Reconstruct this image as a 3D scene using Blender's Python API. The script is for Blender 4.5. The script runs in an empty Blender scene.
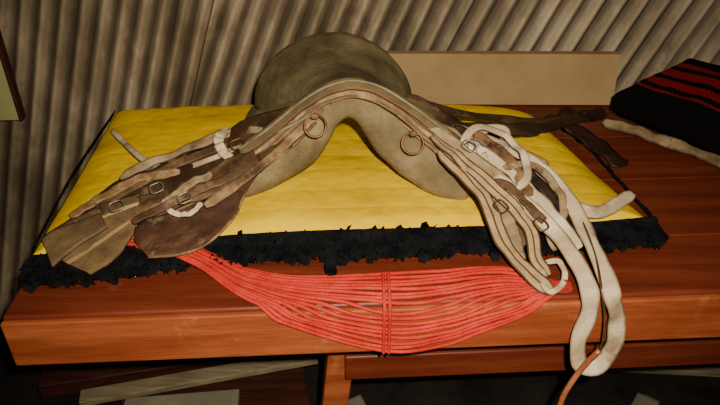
import bpy, math, random
from mathutils import Vector, Matrix, noise
random.seed(7)
TZ=0.75   # bench-top height; coordinates below are metres relative to the bench top
# ---------------------------------------------------------------- materials
def lin(c): return tuple((x/255.0)**2.2 for x in c)
def mat(name,c1,c2,scale=8,rough=.7,bump=.3,bscale=60,stretch=(1,1,1),metal=0,detail=6,c3=None,spec=.3,rot=(0,0,0),blot=None):
    m=bpy.data.materials.new(name); m.use_nodes=True; nt=m.node_tree; N=nt.nodes; L=nt.links
    bs=N['Principled BSDF']; bs.inputs['Roughness'].default_value=rough; bs.inputs['Metallic'].default_value=metal
    bs.inputs['Specular IOR Level'].default_value=spec
    tc=N.new('ShaderNodeTexCoord'); mp=N.new('ShaderNodeMapping'); mp.inputs['Scale'].default_value=stretch; mp.inputs['Rotation'].default_value=rot
    L.new(tc.outputs['Object'],mp.inputs['Vector'])
    n1=N.new('ShaderNodeTexNoise'); n1.inputs['Scale'].default_value=scale; n1.inputs['Detail'].default_value=detail; n1.inputs['Roughness'].default_value=.65
    L.new(mp.outputs[0],n1.inputs['Vector'])
    cr=N.new('ShaderNodeValToRGB'); e=cr.color_ramp.elements
    e[0].position=.32; e[0].color=(*lin(c1),1); e[1].position=.68; e[1].color=(*lin(c2),1)
    if c3: x=e.new(.5); x.color=(*lin(c3),1)
    L.new(n1.outputs[0],cr.inputs[0]); col=cr.outputs[0]
    if blot:
        n3=N.new('ShaderNodeTexNoise'); n3.inputs['Scale'].default_value=blot[1]; n3.inputs['Detail'].default_value=8; n3.inputs['Roughness'].default_value=.7
        L.new(tc.outputs['Object'],n3.inputs['Vector'])
        r=N.new('ShaderNodeMapRange'); r.inputs[1].default_value=blot[2]; r.inputs[2].default_value=blot[2]+.12; r.inputs[4].default_value=blot[3]
        L.new(n3.outputs[0],r.inputs[0])
        mx=N.new('ShaderNodeMixRGB'); L.new(r.outputs[0],mx.inputs[0]); L.new(col,mx.inputs[1]); mx.inputs[2].default_value=(*lin(blot[0]),1); col=mx.outputs[0]; m['_out']=mx.name
    else: m['_out']=cr.name
    L.new(col,bs.inputs['Base Color'])
    n2=N.new('ShaderNodeTexNoise'); n2.inputs['Scale'].default_value=bscale; n2.inputs['Detail'].default_value=5
    L.new(mp.outputs[0],n2.inputs['Vector'])
    bp=N.new('ShaderNodeBump'); bp.inputs['Strength'].default_value=bump; bp.inputs['Distance'].default_value=.004
    L.new(n2.outputs[0],bp.inputs['Height']); L.new(bp.outputs[0],bs.inputs['Normal'])
    return m
def stripe(m,bands):
    nt=m.node_tree; N=nt.nodes; L=nt.links; bs=N['Principled BSDF']
    uv=N.new('ShaderNodeUVMap'); sp=N.new('ShaderNodeSeparateXYZ'); L.new(uv.outputs[0],sp.inputs[0])
    cur=N[m['_out']].outputs[0]
    for lo,hi,c in bands:
        g=N.new('ShaderNodeMath'); g.operation='GREATER_THAN'; g.inputs[1].default_value=lo; L.new(sp.outputs[0],g.inputs[0])
        l=N.new('ShaderNodeMath'); l.operation='LESS_THAN'; l.inputs[1].default_value=hi; L.new(sp.outputs[0],l.inputs[0])
        k=N.new('ShaderNodeMath'); k.operation='MULTIPLY'; L.new(g.outputs[0],k.inputs[0]); L.new(l.outputs[0],k.inputs[1])
        mx=N.new('ShaderNodeMixRGB'); L.new(k.outputs[0],mx.inputs[0]); L.new(cur,mx.inputs[1]); mx.inputs[2].default_value=(*lin(c),1)
        cur=mx.outputs[0]
    L.new(cur,bs.inputs['Base Color']); return m
def edgewear(m,c,amt=.7,lo=.34):
    nt=m.node_tree; N=nt.nodes; L=nt.links; bs=N['Principled BSDF']
    src=bs.inputs['Base Color'].links[0].from_socket
    uv=N.new('ShaderNodeUVMap'); sp=N.new('ShaderNodeSeparateXYZ'); L.new(uv.outputs[0],sp.inputs[0])
    a=N.new('ShaderNodeMath'); a.operation='SUBTRACT'; a.inputs[1].default_value=.5; L.new(sp.outputs[0],a.inputs[0])
    b=N.new('ShaderNodeMath'); b.operation='ABSOLUTE'; L.new(a.outputs[0],b.inputs[0])
    r=N.new('ShaderNodeMapRange'); r.inputs[1].default_value=lo; r.inputs[2].default_value=.5; r.inputs[4].default_value=amt; L.new(b.outputs[0],r.inputs[0])
    mx=N.new('ShaderNodeMixRGB'); L.new(r.outputs[0],mx.inputs[0]); L.new(src,mx.inputs[1]); mx.inputs[2].default_value=(*lin(c),1)
    L.new(mx.outputs[0],bs.inputs['Base Color']); return m
M={}
M['corr']=mat('corrugated_iron',(104,90,70),(176,158,130),7,.6,.25,40,(1,1,.5),metal=.0,c3=(140,123,98),blot=((84,58,40),5,.57,.6))
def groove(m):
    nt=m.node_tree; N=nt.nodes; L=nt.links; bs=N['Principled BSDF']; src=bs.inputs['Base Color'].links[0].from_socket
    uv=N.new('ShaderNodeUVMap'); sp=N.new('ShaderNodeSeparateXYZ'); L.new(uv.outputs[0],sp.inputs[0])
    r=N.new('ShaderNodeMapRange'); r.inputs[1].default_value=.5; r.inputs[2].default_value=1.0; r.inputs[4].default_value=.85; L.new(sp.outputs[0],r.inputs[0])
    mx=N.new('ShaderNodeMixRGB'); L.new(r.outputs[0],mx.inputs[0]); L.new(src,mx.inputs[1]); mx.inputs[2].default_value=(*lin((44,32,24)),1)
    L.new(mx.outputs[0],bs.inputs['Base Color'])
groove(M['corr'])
M['wood']=mat('varnished_red_wood',(84,36,24),(116,56,36),3,.45,.25,14,(1,9,9),c3=(100,45,29),spec=.25,blot=((142,86,60),9,.62,.35))
M['woodfront']=mat('worn_edge_wood',(120,56,32),(164,90,54),3,.55,.4,10,(1,9,9),c3=(140,70,40),spec=.2,blot=((196,136,90),7,.58,.45))
M['darkwood']=mat('dark_wood',(40,20,14),(74,38,26),5,.6,.3,20,(1,10,10))
M['floor']=mat('earth_floor',(16,13,11),(44,37,31),7,.95,.8,20)
M['yellow']=mat('yellow_cotton',(200,158,0),(238,198,0),5,.9,.35,160,c3=(226,184,0),spec=.04,blot=((172,130,10),6,.6,.35))
M['black']=mat('black_ruffle_cloth',(9,9,10),(30,30,31),30,.95,.6,90,spec=.1)
M['suede']=mat('olive_suede',(70,60,42),(116,102,74),10,.95,.5,120,c3=(92,80,57),spec=.08,blot=((134,120,92),5,.58,.5))
M['felt']=mat('grey_felt_panel',(94,82,58),(138,122,90),14,.97,.5,140,c3=(115,100,72),spec=.06,blot=((74,60,42),8,.6,.6))
M['tan']=mat('worn_tan_leather',(86,60,38),(172,140,100),16,.65,.6,60,c3=(124,94,62),blot=((54,34,22),14,.54,.85))
M['dtan']=mat('dark_scuffed_tan_leather',(56,40,26),(128,102,70),18,.65,.7,60,c3=(84,61,40),blot=((158,134,100),15,.60,.6))
M['cream']=edgewear(mat('cream_rawhide',(152,128,96),(214,196,164),14,.65,.6,60,c3=(188,166,132),blot=((112,82,54),16,.55,.75)),(104,78,52),.65,.36)
M['beige']=edgewear(mat('beige_strap_leather',(104,82,56),(176,152,116),14,.68,.6,60,c3=(140,116,84),blot=((70,46,30),16,.55,.8)),(66,44,30),.7,.36)
M['brown']=mat('brown_leather',(42,29,19),(88,65,42),14,.6,.6,50,c3=(61,43,28),blot=((126,102,72),12,.59,.7))
M['darkleather']=mat('dark_leather',(30,20,14),(66,44,30),14,.5,.6,60,c3=(46,30,20))
M['scuffed']=mat('scuffed_leather_underside',(54,35,23),(98,70,47),22,.8,.7,70,c3=(72,47,32),blot=((150,128,98),13,.55,.8))
M['olive']=mat('olive_leather',(74,58,38),(120,98,66),12,.75,.6,60,c3=(96,76,50),blot=((50,34,22),12,.56,.8))
M['web']=stripe(mat('striped_webbing',(136,110,74),(174,146,104),40,.9,.5,200,blot=((90,64,40),16,.6,.6)),[(.0,.10,(76,56,36)),(.44,.56,(80,54,36)),(.90,1.01,(76,56,36))])
M['webolive']=stripe(mat('striped_girth_web',(84,66,42),(118,94,62),30,.9,.5,200,blot=((60,43,27),14,.58,.6)),[(.24,.32,(178,148,102)),(.62,.68,(156,124,80))])
M['pipe']=mat('green_piping',(84,84,62),(136,132,102),20,.7,.3,60)
M['red']=mat('coral_cord',(164,38,30),(204,70,54),14,.75,.6,300,c3=(186,50,40),spec=.15,blot=((150,44,34),9,.58,.6))
M['redd']=mat('red_binding',(130,28,24),(168,48,38),20,.85,.6,300)
M['brass']=mat('aged_brass',(70,48,30),(128,96,58),20,.45,.3,60,metal=.6)
M['steel']=mat('dull_steel',(96,88,76),(160,148,126),20,.4,.3,60,metal=.7)
M['copper']=mat('rusty_copper_iron',(140,76,44),(204,130,88),16,.4,.3,60,metal=.3)
M['card']=mat('cardboard',(140,112,74),(160,132,92),6,.85,.15,40,c3=(150,122,84))
M['paleboard']=mat('pale_plank',(96,84,62),(142,126,98),7,.8,.3,30,(1,8,8))
M['paper']=mat('old_paper',(104,98,80),(138,130,108),5,.8,.1,30)
M['yboard']=mat('painted_board',(138,132,84),(166,160,106),4,.7,.2,30)
# ---------------------------------------------------------------- helpers
def empty(name,loc=(0,0,0)):
    e=bpy.data.objects.new(name,None); bpy.context.collection.objects.link(e); e.empty_display_size=.05; return e
def mesh(name,V,F,m,parent=None,uvs=None,smooth=True,solid=0,bevel=0,off=0):
    me=bpy.data.meshes.new(name); me.from_pydata([(v[0],v[1],v[2]+TZ) for v in V],[],F)
    if uvs:
        ul=me.uv_layers.new(name='UVMap')
        for l in me.loops: ul.data[l.index].uv=uvs[l.vertex_index]
    me.validate(); me.update()
    o=bpy.data.objects.new(name,me); bpy.context.collection.objects.link(o); me.materials.append(M[m] if isinstance(m,str) else m)
    if smooth:
        for p in me.polygons: p.use_smooth=True
    if solid:
        s=o.modifiers.new('s','SOLIDIFY'); s.thickness=solid; s.offset=off
    if bevel:
        b=o.modifiers.new('b','BEVEL'); b.width=bevel; b.segments=3; b.limit_method='ANGLE'
    if parent: o.parent=parent
    return o
def cr(P,n):
    P=[Vector(p) for p in P]
    if len(P)==2: return [P[0].lerp(P[1],i/(n-1)) for i in range(n)]
    Q=[P[0]*2-P[1]]+P+[P[-1]*2-P[-2]]
    L=[0]
    for i in range(1,len(P)): L.append(L[-1]+max((P[i]-P[i-1]).length,1e-6))
    out=[]; k=0
    for i in range(n):
        d=L[-1]*i/(n-1)
        while k<len(P)-2 and d>L[k+1]: k+=1
        t=(d-L[k])/(L[k+1]-L[k]); t=min(max(t,0),1)
        a,b,c,e=Q[k],Q[k+1],Q[k+2],Q[k+3]
        out.append(.5*((2*b)+(c-a)*t+(2*a-5*b+4*c-e)*t*t+(3*b-a-3*c+e)*t**3))
    return out
def ribbon(name,pts,w,m,parent=None,N=(0,-.5,.85),thick=.003,n=60,curl=0.0,ends=True,wob=.0015):
    P=cr(pts,n); N=Vector(N).normalized(); V=[];F=[];U=[]; K=6; sd=random.random()*50
    for i in range(n):
        T=(P[min(i+1,n-1)]-P[max(i-1,0)]).normalized()
        Nn=(N-T*N.dot(T)); Nn.normalize()
        Nn=Matrix.Rotation(.5*noise.noise(Vector((i*.08,sd,5))),3,T)@Nn
        S=T.cross(Nn)
        ww=w*(1+.10*noise.noise(Vector((i*.2,sd,7))))
        if ends:
            e=min(i,n-1-i); ww=ww*(.55+.45*min(e/2.5,1))
        nz=noise.noise(Vector((i*.15,sd,0)))*wob*2
        for j in range(K):
            q=j/(K-1)*2-1
            V.append(P[i]+S*(ww*.5*q)+Nn*(curl*q*q+nz)); U.append((j/(K-1),i/(n-1)))
    for i in range(n-1):
        for j in range(K-1):
            a=i*K+j; F.append((a,a+1,a+K+1,a+K))
    return mesh(name,V,F,m,parent,U,solid=thick)
def tube(name,pts,r,m,parent=None,n=50,k=8):
    P=cr(pts,n); V=[];F=[]
    up=Vector((.13,-.4,.9)).normalized()
    for i in range(n):
        T=(P[min(i+1,n-1)]-P[max(i-1,0)]).normalized()
        A=T.cross(up).normalized(); B=T.cross(A)
        for j in range(k):
            a=2*math.pi*j/k; V.append(P[i]+A*(r*math.cos(a))+B*(r*math.sin(a)))
    for i in range(n-1):
        for j in range(k):
            F.append((i*k+j,i*k+(j+1)%k,(i+1)*k+(j+1)%k,(i+1)*k+j))
    F.append(tuple(range(k))[::-1]); F.append(tuple((n-1)*k+j for j in range(k)))
    return mesh(name,V,F,m,parent)
def ring(name,c,R,r,m,parent=None,N=(0,-1,.3),sx=1,sy=1,sq=1.0,rot=0):
    N=Vector(N).normalized(); A=N.cross(Vector((0,0,1))).normalized(); B=A.cross(N)
    Rm=Matrix.Rotation(math.radians(rot),3,N); A=Rm@A; B=Rm@B
    c=Vector(c); V=[];F=[]; n=40;k=8
    for i in range(n):
        a=2*math.pi*i/n; ca,sa=math.cos(a),math.sin(a)
        ca=math.copysign(abs(ca)**sq,ca); sa=math.copysign(abs(sa)**sq,sa)
        d=A*(ca*sx)+B*(sa*sy); p=c+d*R; dn=d.normalized()
        for j in range(k):
            b=2*math.pi*j/k; V.append(p+dn*(r*math.cos(b))+N*(r*math.sin(b)))
    for i in range(n):
        for j in range(k):
            F.append((i*k+j,i*k+(j+1)%k,((i+1)%n)*k+(j+1)%k,((i+1)%n)*k+j))
    return mesh(name,V,F,m,parent)
def loft(name,curves,m,parent=None,n=50,mm=14,thick=.005,wob=.002,off=0):
    C=[cr(c,n) for c in curves]; V=[];F=[];U=[]; sd=random.random()*90
    for i in range(n):
        X=cr([c[i] for c in C],mm)
        for j in range(mm):
            p=X[j]; d=(noise.noise(p*14+Vector((sd,0,0)))+.4*noise.noise(p*40+Vector((sd,3,0))))*wob*2
            V.append(p+Vector((0,-.4*d,d))); U.append((j/(mm-1),i/(n-1)))
    for i in range(n-1):
        for j in range(mm-1):
            a=i*mm+j; F.append((a,a+1,a+mm+1,a+mm))
    return mesh(name,V,F,m,parent,U,solid=thick,off=off)
def pad(name,A,B,depth,m,parent=None,n=70,k=20,D=(0,1,0),shift=1.0):
    A=cr(A,n);B=cr(B,n);D=Vector(D);V=[];F=[]
    for i in range(n):
        e=min(i,n-1-i)/4.0; s=math.sqrt(max(0,1-(1-min(e,1))**2))*.97+.03
        c=(A[i]+B[i])/2; h=(B[i]-A[i])/2
        for j in range(k):
            a=2*math.pi*j/k; ca,sa=math.cos(a),math.sin(a)
            ca=math.copysign(abs(ca)**.8,ca); sa=math.copysign(abs(sa)**.8,sa)
            p=c+h*(ca*(.6+.4*s))+D*(depth*sa*s)+D*depth*shift
            p=p+h.normalized()*noise.noise(p*16)*.004+D*noise.noise(p*22)*.005
            V.append(p)
    for i in range(n-1):
        for j in range(k):
            F.append((i*k+j,i*k+(j+1)%k,(i+1)*k+(j+1)%k,(i+1)*k+j))
    F.append(tuple(range(k))[::-1]); F.append(tuple((n-1)*k+j for j in range(k)))
    return mesh(name,V,F,m,parent)
def box(name,c,s,m,parent=None,rot=(0,0,0),bevel=.004):
    R=Matrix.Rotation(math.radians(rot[2]),3,'Z')@Matrix.Rotation(math.radians(rot[1]),3,'Y')@Matrix.Rotation(math.radians(rot[0]),3,'X')
    V=[Vector(c)+R@Vector((s[0]/2*x,s[1]/2*y,s[2]/2*z)) for x in(-1,1) for y in(-1,1) for z in(-1,1)]
    F=[(0,1,3,2),(4,6,7,5),(0,4,5,1),(2,3,7,6),(0,2,6,4),(1,5,7,3)]
    return mesh(name,V,F,m,parent,smooth=False,bevel=bevel)
# ---------------------------------------------------------------- shape curves, world millimetres x,y,z (z from bench top)
RAW={
'padF':'-589,112,12 -453,130,12 -296,158,12 -187,174,12 -56,180,12 76,190,12 228,197,12 381,200,12 562,228,12',
'padM':'-607,360,20 -341,377,20 0,377,20 256,377,20 523,385,20',
'padB':'-639,742,12 -426,774,12 -27,787,12 320,774,12 451,710,12',
'fr':'-576,97,10 -515,103,10 -431,118,10 -294,148,12 -186,164,12 -56,174,12 75,180,12 226,187,12 379,194,12 564,220,10',
'frR':'563,217,10 554,312,10 541,429,10 524,561,10 481,672,10',
'frL':'-639,740,10 -631,561,10 -619,373,10 -589,127,10',
'lfU':'-80,336,220 -144,319,190 -227,341,150 -319,332,115 -412,295,90 -475,266,75 -498,230,65',
'lfM':'-80,314,205 -132,289,175 -206,283,140 -286,260,105 -369,235,80 -441,212,65 -481,199,60',
'lfL':'-83,301,190 -121,283,155 -182,239,125 -239,224,95 -316,201,70 -389,171,50 -469,181,50',
'ufU':'-188,280,120 -242,271,90 -296,243,75 -359,220,60 -401,164,50 -400,121,45',
'ufM':'-196,269,100 -227,235,80 -269,195,65 -318,163,55 -363,121,45 -386,104,40',
'ufL':'-211,263,90 -221,215,70 -234,170,55 -270,109,45 -311,86,40 -366,83,36',
'skU':'-64,327,240 -114,328,215 -175,343,190 -225,343,175 -251,338,160',
'skL':'-70,296,225 -112,284,200 -158,274,180 -208,283,155 -252,283,140',
'oU':'-415,228,75 -475,202,65 -529,176,55 -565,133,45',
'oM':'-407,181,65 -447,150,55 -485,121,45 -542,97,36',
'oL':'-403,132,50 -409,103,45 -424,69,36 -455,46,28',
'o2U':'-471,167,70 -515,153,62 -548,133,54 -559,114,50',
'o2L':'-447,134,62 -481,105,56 -504,78,46 -520,55,38',
'rfU':'74,355,220 129,376,190 191,376,160 264,366,120 321,324,85 343,249,60 342,178,45',
'rfM':'73,332,205 126,334,175 185,317,140 237,288,105 275,236,75 297,176,55 303,128,40',
'rfL':'72,310,190 123,287,155 178,248,120 212,218,90 237,171,65 254,120,50 267,86,36',
's1':'-582,559,50 -523,472,60 -445,364,75 -363,295,90 -280,288,120 -216,306,150',
's2':'-465,272,85 -407,317,100 -327,329,125 -260,336,150 -186,298,175',
's3':'-488,194,70 -418,248,90 -339,289,115 -260,300,140 -186,292,165',
's4':'-531,176,60 -484,209,78 -419,254,95 -343,260,105',
's5':'-262,349,155 -273,310,152 -263,283,140 -244,271,125',
's6':'-402,133,75 -349,162,90 -301,194,100 -255,221,110 -205,239,125',
's7':'-358,183,90 -337,158,80 -308,155,78 -286,177,85',
's8':'-384,180,70 -355,184,85 -336,207,90 -316,223,100 -278,243,110',
'lb':'-279,170,85 -219,205,115 -166,241,145 -116,279,180 -71,309,215',
'b1':'191,264,150 257,282,145 323,280,120 362,236,90 400,217,60 454,212,45 546,290,40',
'c1':'147,244,160 194,193,130 226,150,100 241,101,70 268,63,40 317,14,16',
'd1':'121,288,200 166,255,175 215,224,150 262,196,120 303,156,90 335,137,60 347,111,30',
'e1':'133,266,180 178,223,155 222,186,130 267,147,100 298,122,70 303,80,40 319,51,20',
'f1':'204,254,155 242,329,160 282,331,155 268,273,145 220,234,145',
'g1':'220,262,155 265,221,135 314,176,105 354,124,75 380,90,50',
'g2':'166,289,175 216,292,165 259,264,150 285,215,130 302,164,110',
'g3':'147,294,185 193,291,170 245,296,155 309,294,130 367,293,100',
'h1':'319,77,30 342,70,35 344,40,20 315,9,20 305,35,20 319,77,30',
'i1':'216,180,100 249,158,95 265,116,70 274,70,35',
'n2':'176,300,178 232,282,160 286,252,137 330,208,108 362,160,78 374,122,55',
'x1':'188,258,168 222,300,182 268,294,172 300,250,150 304,205,130 280,172,120',
'x2':'262,214,140 300,232,138 338,226,122 362,196,100 366,160,82 350,138,72',
'x3':'240,188,128 272,172,120 300,140,98 330,120,74 356,92,52 372,60,38',
'j1':'88,369,210 138,359,185 200,338,160 293,413,120 406,507,80 528,605,60 606,668,50',
'k1':'123,410,180 200,437,150 315,517,100 438,582,60 570,670,48',
'l1':'618,680,16 690,610,18 772,520,16 830,446,14',
'm1':'458,648,45 517,590,38 554,526,24 590,453,12',
'n1':'497,662,56 548,627,56 606,655,52',
'w1':'385,205,85 395,131,70 398,61,50 390,-4,35',
'aTop':'177,317,170 226,296,155 291,284,135 350,251,110 383,174,85 398,100,60 404,35,45 405,-16,30',
'aHang':'427,-8,-30 429,-14,-79 411,-18,-123 380,-16,-120 368,-14,-70 377,-8,-17',
'aBot':'372,-3,30 366,51,45 339,104,70 294,153,100 242,200,130',
'fbl':'655,707,0 950,885,0 1134,720,0 867,411,0',
'fbu':'619,657,0 847,788,0 1025,608,0 817,361,0',
'bk':'-311,167,100 243,132,105 196,233,170 -229,270,155 -434,164,85 309,106,85 -373,210,95',
'inner':'-244,270,24 -194,275,35 -138,285,62 -88,295,99 -58,300,140 -42,305,172 -23,305,186 -4,305,172 14,300,140 45,295,99 95,285,55 155,275,23 213,270,17',
'outer':'-250,270,59 -227,275,112 -177,285,150 -122,295,191 -84,300,221 -56,305,235 -19,305,243 26,305,233 71,300,207 118,295,168 167,285,135 207,275,97 226,270,48',
'band':'-292,262,59 -229,268,114 -173,275,159 -121,285,204 -81,290,235 -51,292,248 -15,292,256 29,292,246 74,288,220 122,282,180 174,275,140 229,268,78',
'band2':'-225,262,147 -170,270,184 -119,280,224 -76,287,252 -40,290,266 -7,290,270 36,290,259 83,285,232 133,278,197 191,270,155',
'rod':'398,-34,-69 380,-36,-99 363,-36,-145 354,-36,-193 360,-30,-275 403,-20,-406',
'w2':'400,-18,-12 401,-30,-50 398,-34,-69',
'dr':'-82,262,200 98,262,165',
}
P={k:[tuple(float(c)/1000 for c in p.split(',')) for p in v.split()] for k,v in RAW.items()}
def sh(k,dx=0,dy=0,dz=0): return [(x+dx,y+dy,z+dz) for x,y,z in P[k]]
# ---------------------------------------------------------------- room
TH=math.radians(3.2); ux,uy=math.cos(TH),math.sin(TH)
def T(s,d,z): return (-.578+s*ux-d*uy, -.031+s*uy+d*ux, z)
def edge_y(x): return -.031+(x+.578)*math.tan(TH)
def corrsheet(name,s0,s1,z0,z1,alpha,pitch,d0,amp,parent):
    V=[];F=[];U=[]; ta=math.tan(alpha); nx=int((s1-s0)/pitch*14); nz=24
    for i in range(nx+1):
        q=i/14; f=math.sin(2*math.pi*q)
        am=amp*(1+.3*noise.noise(Vector((round(q)*1.7,d0,0))))
        for j in range(nz+1):
            z=z0+(z1-z0)*j/nz
            s=s0+(s1-s0)*i/nx+z*ta
            d=d0+am*f+.010*noise.noise(Vector((s*2,z*2,d0*9)))
            V.append(T(s,d,z)); U.append((.5+.5*f,z))
    for i in range(nx):
        for j in range(nz):
            a=i*(nz+1)+j; F.append((a,a+nz+1,a+nz+2,a+1))
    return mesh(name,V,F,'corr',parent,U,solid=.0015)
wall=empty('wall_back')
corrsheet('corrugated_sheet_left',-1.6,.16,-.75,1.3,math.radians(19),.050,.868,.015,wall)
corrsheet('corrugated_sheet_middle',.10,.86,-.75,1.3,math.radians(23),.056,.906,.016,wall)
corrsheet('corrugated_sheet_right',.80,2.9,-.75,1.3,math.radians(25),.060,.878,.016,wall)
mesh('floor',[(-3,-2,-.75),(3,-2,-.75),(3,2,-.75),(-3,2,-.75)],[(0,1,2,3)],'floor',smooth=False)
tr=empty('trim_1')
box('painted_panel',T(-.525,.80,.55),(.50,.02,1.12),'yboard',tr,(0,0,3.2))
box('panel_edge_batten',T(-.272,.80,.55),(.010,.03,1.12),'darkwood',tr,(0,0,3.2))
# ---------------------------------------------------------------- bench
bench=empty('wooden_workbench')
W=1.75; dd=0; pl=[.165,.215,.21,.225]
for i,w in enumerate(pl):
    c=T(W/2,dd+w/2,-.05 if i==0 else -.022)
    box(f'top_plank_{i+1}',c,(W,w-.002,.10 if i==0 else .044),'wood',bench,(0,0,3.2),.006 if i==0 else .003)
    dd+=w
box('front_edge_board',T(W/2,-.004,-.053),(W,.012,.094),'woodfront',bench,(0,0,3.2),.004)
for i,(s,d) in enumerate([(.53,.16),(1.66,.12),(.06,.74),(1.66,.72)]):
    box(f'leg_{i+1}',T(s,d,-.425),(.055,.06,.65),'woodfront' if i==0 else 'darkwood',bench,(0,6 if i==0 else 0,3.2))
box('stretcher_front',T(1.13,.12,-.26),(1.15,.03,.065),'wood',bench,(0,0,3.2))
box('stretcher_back',T(.87,.72,-.4),(1.6,.03,.08),'darkwood',bench,(0,0,3.2))
pal=empty('stacked_planks')
box('plank_1',(-.42,.40,-.60),(.62,.045,.02),'paleboard',pal,(0,0,14))
box('plank_2',(-.47,.33,-.655),(.30,.10,.03),'paper',pal,(0,0,6))
box('plank_3',(-.48,.52,-.64),(.8,.12,.05),'darkwood',pal,(0,0,12))
box('plank_4',(-.40,.42,-.71),(.5,.3,.08),'darkwood',pal,(0,0,12))
def sheet(name,x,y,w,h,r):
    V=[];F=[];n=8
    for i in range(n+1):
        for j in range(n+1):
            a=(i/n-.5)*w;b=(j/n-.5)*h;c,s=math.cos(r),math.sin(r)
            V.append((x+a*c-b*s,y+a*s+b*c,-.742+.012*abs(noise.noise(Vector((a*9,b*9,x*5))))))
    for i in range(n):
        for j in range(n): q=i*(n+1)+j; F.append((q,q+n+1,q+n+2,q+1))
    mesh(name,V,F,'paper',None,solid=.001)
sheet('paper_sheet',.80,.42,.09,.06,.9); sheet('paper_sheet.001',-.02,.42,.07,.06,.4)
box('floor_board',(.85,.56,-.738),(.7,.025,.02),'paleboard',None,(0,0,-4))
# ---------------------------------------------------------------- yellow quilted pad
blk=empty('quilted_saddle_blanket')
nx,ny=220,140
Fc,Mc,Bc=cr(P['padF'],nx),cr(P['padM'],nx),cr(P['padB'],nx)
V=[];F=[]
for i in range(nx):
    col=cr([Fc[i],Mc[i],Bc[i]],ny)
    for j in range(ny):
        s=i/(nx-1);t=j/(ny-1)
        ed=min(s,1-s,t,1-t); h=.018*(1-math.exp(-ed*34))
        warp=.02*noise.noise(Vector((s*4,t*3,1)))
        q1=abs(math.sin(math.pi*(t+warp+.10*abs(s-.5))*8)); q2=abs(math.sin(math.pi*(s+warp+.25*t)*6))
        q=min(q1**.22,1)*.0026+min(q2**.2,1)*.0022
        p=col[j]; z=.012+h+q*min(ed*20,1)+.002*noise.noise(Vector((p.x*9,p.y*14,0)))+.0014*noise.noise(Vector((p.x*40,p.y*40,4)))*min(ed*20,1)
        V.append((p.x,p.y,z))
top=len(V)
for i in range(nx):
    for j in range(ny):
        p=V[i*ny+j]; V.append((p[0],p[1],.003))
for i in range(nx-1):
    for j in range(ny-1):
        a=i*ny+j; F.append((a,a+ny,a+ny+1,a+1)); F.append((top+a,top+a+1,top+a+ny+1,top+a+ny))
per=[i*ny for i in range(nx)]+[(nx-1)*ny+j for j in range(1,ny)]+[i*ny+ny-1 for i in range(nx-2,-1,-1)]+[j for j in range(ny-2,0,-1)]
for k in range(len(per)):
    a,b=per[k],per[(k+1)%len(per)]; F.append((a,a+top,b+top,b))
mesh('quilted_top',V,F,'yellow',blk)
def ruffle(name,pts,out,width,seed,n=420,amp=.010,z0=.016,k=8,fr=1.0):
    Pp=cr(pts,n); V=[];F=[];out=Vector(out).normalized()
    for i in range(n):
        Tn=(Pp[min(i+1,n-1)]-Pp[max(i-1,0)]).normalized(); nv=noise.noise(Vector((i*.06*fr,seed,3)))
        wd=width*(1+.35*nv+.25*noise.noise(Vector((i*.35*fr,seed,9))))
        for j in range(k):
            t=j/(k-1)
            ph=i*.42*fr+3*noise.noise(Vector((i*.05,seed,t)))+seed
            a=amp*t**.7
            off=out*(wd*t)+Tn*(a*math.sin(ph*1.7+t*2)*.9)
            z=z0*(1-t)+.006+abs(a*1.1*math.sin(ph))*(1-.35*t)+.006*noise.noise(Vector((i*.5,j*.8,seed)))*t
            p=Pp[i]+off; V.append((p.x,p.y,max(z,.003)))
    for i in range(n-1):
        for j in range(k-1):
            a=i*k+j; F.append((a,a+1,a+k+1,a+k))
    mesh(name,V,F,'black',blk,solid=.0015)
ruffle('ruffle_front_lower',P['fr'],(.06,-1,0),.060,1)
ruffle('ruffle_front_mid',P['fr'],(.06,-1,0),.048,2,amp=.016,z0=.02,fr=.7)
ruffle('ruffle_front_upper',P['fr'],(.06,-1,0),.028,5,amp=.018,z0=.024,fr=.6)
ruffle('ruffle_right',P['frR'],(1,0,0),.014,3,n=260)
ruffle('ruffle_left',P['frL'],(-1,0,0),.007,4,n=260,amp=.003)
V=[];F=[]; base=cr(P['fr'],400); rnd=random.Random(3)
for q in range(380):
    b=base[rnd.randrange(4,396)]; dpt=rnd.uniform(-.004,.066); cx=b.x+rnd.uniform(-.006,.006)+.06*dpt; cy=b.y-dpt; cz=.013+.012*rnd.random()*(1-max(dpt,0)/.08)
    ang=rnd.uniform(0,6.28); R=rnd.uniform(.008,.018); n0=len(V); V.append((cx,cy,cz))
    kk=12; ph=rnd.uniform(0,6)
    for e in range(kk):
        th=ang+e/(kk-1)*rnd.uniform(4.6,5.0); rr=R*(1+.18*math.sin(e*1.3+ph))
        V.append((cx+rr*math.cos(th),cy+rr*math.sin(th)*.9,max(.003,cz+.008*math.sin(e*1.6+ph))))
    for e in range(kk-1): F.append((n0,n0+1+e,n0+2+e))
mesh('ruffle_gathers',V,F,'black',blk,smooth=True,solid=.0012)
ribbon('loose_ruffle_tuft',[(-.055,.14,.02),(-.05,.115,.02),(-.052,.085,.012),(-.048,.065,.008)],.022,'black',blk,wob=.008,n=24)
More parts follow.
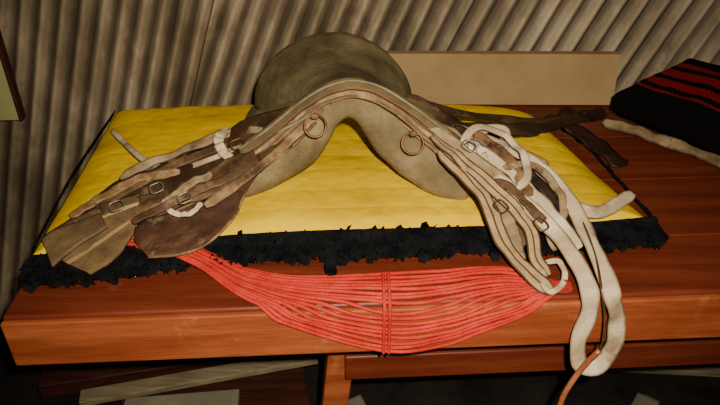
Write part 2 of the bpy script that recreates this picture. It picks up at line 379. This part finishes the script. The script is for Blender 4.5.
# ---------------------------------------------------------------- saddle
sad=empty('horse_saddle')
rows=[(-.015,.310,.250,.040,.025),(-.015,.320,.259,.048,.035),(-.018,.345,.256,.066,.060),(-.03,.40,.243,.112,.10),(-.045,.47,.238,.158,.125),(-.056,.54,.250,.180,.145),(-.062,.59,.266,.176,.155),(-.064,.61,.266,.166,.155),(-.064,.622,.252,.158,.145),(-.064,.628,.225,.152,.125)]
rc=cr([(r[0],r[1],r[2]) for r in rows],60); rw=cr([(r[3],r[4],0) for r in rows],60)
V=[];F=[];K=40
for i in range(60):
    for j in range(K+1):
        ph=math.radians(-96+192*j/K)
        s=math.sin(ph); s=math.copysign(abs(s)**.92,s)
        z=rc[i].z-rw[i].y*(1-math.cos(ph)); x=rc[i].x+rw[i].x*s
        V.append((x,rc[i].y-.02*(1-math.cos(ph))*min(1,max(0,(i-20)/15)),z+.004*noise.noise(Vector((x*14,i*.15,0)))))
for i in range(59):
    for j in range(K):
        a=i*(K+1)+j; F.append((a,a+1,a+K+2,a+K+1))
mesh('seat',V,F,'suede',sad,solid=.014,off=-1)
pad('front_panel',P['inner'],P['outer'],.04,'felt',sad,n=110)
for sgn,nm in((-1,'left'),(1,'right')):
    A=[(sgn*.20-.02-(y-.3)*.15,y,.035) for y in(.32,.42,.54,.62)]
    B=[(sgn*.06-.02-(y-.3)*.15,y,.165) for y in(.32,.42,.54,.62)]
    pad(f'under_panel_{nm}',A,B,.035,'felt',sad,n=40,D=(sgn*.65,0,.76),shift=0.1)
ribbon('pommel_band',P['band'],.024,'tan',sad,N=(0,-.9,.45),thick=.006,n=100)
ribbon('pommel_facing',P['band2'],.022,'olive',sad,N=(0,-.6,.8),thick=.006,n=90)
tube('pommel_piping_1',sh('band',0,-.006,.009),.0022,'beige',sad,n=110)
tube('pommel_piping_2',sh('band',0,-.007,-.006),.0016,'beige',sad,n=110)
tube('pommel_piping_3',sh('band2',0,-.004,.008),.0022,'pipe',sad,n=110)
loft('skirt_left',[P['skU'],P['skL']],'brown',sad,thick=.006)
tube('skirt_piping_left',sh('skL',0,-.004,.002),.003,'pipe',sad)
loft('flap_left',[P['lfU'],P['lfM'],P['lfL']],'brown',sad,thick=.007,wob=.005)
tube('flap_piping_left',P['lfU'],.003,'pipe',sad)
tube('flap_edge_left',P['lfL'],.003,'tan',sad)
loft('underflap_left',[P['ufU'],P['ufM'],P['ufL']],'scuffed',sad,thick=.006,wob=.005)
tube('underflap_edge_left',P['ufL'],.003,'tan',sad)
loft('sweat_flap_left',[sh('lfM',0,-.004,.006)[2:],sh('lfL',0,-.006,.006)[2:]],'dtan',sad,thick=.006,wob=.006)
loft('strap_guard_left',[P['oU'],P['oM'],P['oL']],'webolive',sad,thick=.006,wob=.004)
loft('strap_guard_left_outer',[P['o2U'],P['o2L']],'olive',sad,thick=.006,wob=.004)
loft('flap_right',[P['rfU'],P['rfM'],P['rfL']],'olive',sad,thick=.007,wob=.005)
tube('flap_piping_right',P['rfL'],.003,'tan',sad)
for nm,k,w,m in [('billet_strap_1','s1',.013,'cream'),('billet_strap_2','s2',.020,'beige'),('billet_strap_3','s3',.020,'dtan'),('billet_strap_4','s4',.018,'tan'),('strap_keeper_1','s5',.020,'cream'),('girth_strap_left','s6',.016,'dtan'),('strap_keeper_2','s7',.010,'cream'),('stirrup_leather_left','s8',.018,'beige'),('leather_binding_left','lb',.018,'tan')]:
    ribbon(nm,P[k],w,m,sad,wob=.003)
ribbon('stirrup_leather_right',P['aTop']+P['aHang']+P['aBot'],.029,'cream',sad,N=(0,-.75,.66),n=170,wob=.002)
for nm,k,w,m in [('rawhide_strap','b1',.026,'cream'),('girth_strap_right_1','c1',.028,'web'),('billet_right_1','d1',.022,'beige'),('billet_right_2','e1',.024,'web'),('keeper_loop_right','f1',.020,'cream'),('stirrup_strap_right','g1',.022,'cream'),('dark_strap_right','n2',.020,'darkleather'),('billet_right_3','g2',.022,'tan'),('billet_right_4','g3',.020,'beige'),('buckle_loop_right','h1',.010,'cream'),('girth_strap_right_2','i1',.024,'beige'),('curled_strap_1','x1',.016,'cream'),('curled_strap_2','x2',.015,'beige'),('curled_strap_3','x3',.016,'dtan')]:
    ribbon(nm,P[k],w,m,sad,wob=.004)
ribbon('skirt_right',P['j1'][:5],.035,'brown',sad,thick=.006)
for nm,c in zip(('d_ring_left','d_ring_right'),P['dr']):
    ring(nm,c,.020,.0022,'brass',sad,N=(0,-.8,.5))
    box(nm+'_staple',(c[0],c[1]-.002,c[2]+.021),(.014,.010,.010),'tan',sad)
for i,(c,rt) in enumerate(zip(P['bk'],(30,-50,-35,25,25,-60,25))):
    ring(f'buckle_{i+1}',(c[0],c[1]-.006,c[2]+.008),.012,.0015,'brass' if i%2 else 'steel',sad,N=(0,-.5,.85),sx=1,sy=.8,sq=.55,rot=rt)
tube('hanging_wire',P['w1']+P['w2'],.0022,'brass',sad)
st=empty('bent_iron_hook')
tube('iron_rod',P['rod'],.005,'copper',st)
# ---------------------------------------------------------------- string girth
gir=empty('string_girth')
def fold(x,yy,r=.0):
    e=edge_y(x)-.010
    R=.012
    a0=e+R
    arc=R*math.pi/2
    if yy>a0: return (x,yy,.005+r)
    if yy>a0-arc:
        th=(a0-yy)/R; return (x,a0-(R+.005+r)*math.sin(th),-R+(R+.005+r)*math.cos(th))
    return (x,e-.005-r,-R-(a0-arc-yy))
G=[(-.455,.195,.150),(-.40,.165,.125),(-.29,.128,.085),(-.19,.085,.010),(-.10,.066,-.040),(.045,.074,-.095),(.14,.082,-.080),(.20,.092,-.050),(.26,.092,-.020),(.30,.07,.008),(.325,.035,.02)]
NS=17
tops=cr([(g[0],g[1],0) for g in G],90); bots=cr([(g[0],g[2],0) for g in G],90)
for i in range(NS):
    f=i/(NS-1); pts=[]
    for k in range(90):
        a,b=tops[k],bots[k]; x=a.x*(1-f)+b.x*f; y=a.y*(1-f)+b.y*f
        y+=(.0010*math.sin(k*.22+i*2.1)+.0018*noise.noise(Vector((k*.12,i*3.1,0))))*min(1,k/8)
        q=fold(x,y,.0010*math.sin(i*1.7+k*.15)+.0010)
        lift=.022*max(0,min(1,(-x-.20)/.12))*max(0,min(1,(y-.03)/.04))
        pts.append((q[0],q[1],q[2]+lift))
    tube(f'cord_{i+1}',pts,.0034,'red',gir,n=160,k=7)
for q,x0 in enumerate((.040,.049)):
    tube(f'cross_binding_{q+1}',[fold(x0,.076-.172*t/20,.004) for t in range(21)],.0032,'red',gir,n=60)
ribbon('end_tab_right',[(.31,.045,.012),(.335,.03,.014),(.355,.03,.016)],.026,'redd',gir,n=14)
# ---------------------------------------------------------------- right : folded blanket and leathers
fb=empty('folded_striped_blanket')
m=bpy.data.materials.new('black_red_weave'); m.use_nodes=True; nt=m.node_tree; N=nt.nodes; L=nt.links; bs=N['Principled BSDF']; bs.inputs['Roughness'].default_value=.95; bs.inputs['Specular IOR Level'].default_value=.1
uv=N.new('ShaderNodeUVMap'); sp=N.new('ShaderNodeSeparateXYZ'); L.new(uv.outputs[0],sp.inputs[0])
def mth(op,a,b=None):
    q=N.new('ShaderNodeMath'); q.operation=op
    for i,v in enumerate((a,b)):
        if v is None: continue
        if isinstance(v,(int,float)): q.inputs[i].default_value=v
        else: L.new(v,q.inputs[i])
    return q.outputs[0]
tri=mth('PINGPONG',mth('MULTIPLY',sp.outputs[0],60),1.0)
nz=N.new('ShaderNodeTexNoise'); nz.inputs['Scale'].default_value=6; L.new(uv.outputs[0],nz.inputs['Vector'])
yy=mth('ADD',mth('ADD',mth('MULTIPLY',sp.outputs[1],5),mth('MULTIPLY',tri,.12)),mth('MULTIPLY',nz.outputs[0],.25))
band=mth('LESS_THAN',mth('FRACT',yy),.6)
msk=mth('MULTIPLY',mth('GREATER_THAN',sp.outputs[1],.25),mth('LESS_THAN',sp.outputs[1],.84))
fac=mth('MULTIPLY',band,msk)
mx=N.new('ShaderNodeMixRGB'); L.new(fac,mx.inputs[0]); mx.inputs[1].default_value=(*lin((16,13,13)),1); mx.inputs[2].default_value=(*lin((118,22,22)),1)
L.new(mx.outputs[0],bs.inputs['Base Color'])
nn=N.new('ShaderNodeTexNoise'); nn.inputs['Scale'].default_value=250; bp=N.new('ShaderNodeBump'); bp.inputs['Strength'].default_value=.6; bp.inputs['Distance'].default_value=.003
L.new(nn.outputs[0],bp.inputs['Height']); L.new(bp.outputs[0],bs.inputs['Normal'])
M['weave']=m
def softslab(name,Q,z0,z1,dz,m,parent,r=.007,amp=.006):
    A,B,C,D=[Vector((q[0],q[1],0)) for q in Q]; n=60;V=[];F=[];U=[]
    for lay in(0,1):
        for i in range(n+1):
            for j in range(n+1):
                s=i/n;t=j/n; p=A.lerp(D,s).lerp(B.lerp(C,s),t)
                e=min(s,1-s)*.5; e2=min(t,1-t)*.35; k=min(min(e,e2)/r,1); rd=math.sqrt(max(0,1-(1-k)**2))
                p=p+Vector((noise.noise(Vector((t*5,s*3,1))),noise.noise(Vector((s*6,t*3,2))),0))*.007
                mid=(z0+z1)/2; z=mid+(1 if lay else -1)*((z1-z0)/2*(.65+.35*rd))+((amp*noise.noise(p*7)+.003*noise.noise(p*22)) if lay else 0)+dz*t*(1 if lay else .3)
                V.append((p.x,p.y,z)); U.append((s,t))
    q=(n+1)**2
    for i in range(n):
        for j in range(n):
            a=i*(n+1)+j; F.append((a,a+1,a+n+2,a+n+1)); F.append((q+a,q+a+n+1,q+a+n+2,q+a+1))
    per=[i*(n+1) for i in range(n+1)]+[n*(n+1)+j for j in range(1,n+1)]+[i*(n+1)+n for i in range(n-1,-1,-1)]+[j for j in range(n-1,0,-1)]
    for k in range(len(per)):
        a,b=per[k],per[(k+1)%len(per)]; F.append((a,b,b+q,a+q))
    return mesh(name,V,F,m,parent,U)
softslab('fold_lower',P['fbl'],.020,.052,.02,'weave',fb,amp=.004)
softslab('fold_upper',P['fbu'],.056,.104,.045,'weave',fb)
ls=empty('leather_strap_bundle')
ribbon('pale_strap',P['l1'],.034,'beige',ls,N=(0,-.3,1),wob=.005,thick=.008)
ribbon('rein_1',P['j1'][2:],.026,'darkleather',ls); ribbon('rein_2',P['k1'],.02,'brown',ls)
ribbon('leather_tab',P['m1'],.05,'darkleather',ls,N=(0,0,1)); ribbon('rein_3',P['n1'],.03,'darkleather',ls)
# ---------------------------------------------------------------- cardboard box
cb=empty('cardboard_box')
box('box_body',T(.985,.825,.070),(.66,.03,.138),'card',cb,(0,0,-.5),.002)
box('box_flap',T(.985,.800,.073),(.65,.004,.138),'card',cb,(-6,0,-.5),.001)
# ---------------------------------------------------------------- light, world, camera
w=bpy.data.worlds.new('w'); bpy.context.scene.world=w; w.use_nodes=True
w.node_tree.nodes['Background'].inputs[0].default_value=(1,.82,.58,1); w.node_tree.nodes['Background'].inputs[1].default_value=.05
ld=bpy.data.lights.new('camera_flash','SPOT'); ld.energy=128; ld.shadow_soft_size=.012; ld.color=(1,.91,.76); ld.spot_size=math.radians(96); ld.spot_blend=1.0
lo=bpy.data.objects.new('camera_flash',ld); bpy.context.collection.objects.link(lo); lo.location=(.05,-.82,1.52)
lo.rotation_euler=(math.radians(59),0,0)
cd=bpy.data.cameras.new('camera'); cd.lens=32; cd.sensor_width=36
co=bpy.data.objects.new('camera',cd); bpy.context.collection.objects.link(co); co.location=(0,-.805,1.452); co.rotation_euler=(math.radians(58),0,0)
bpy.context.scene.camera=co
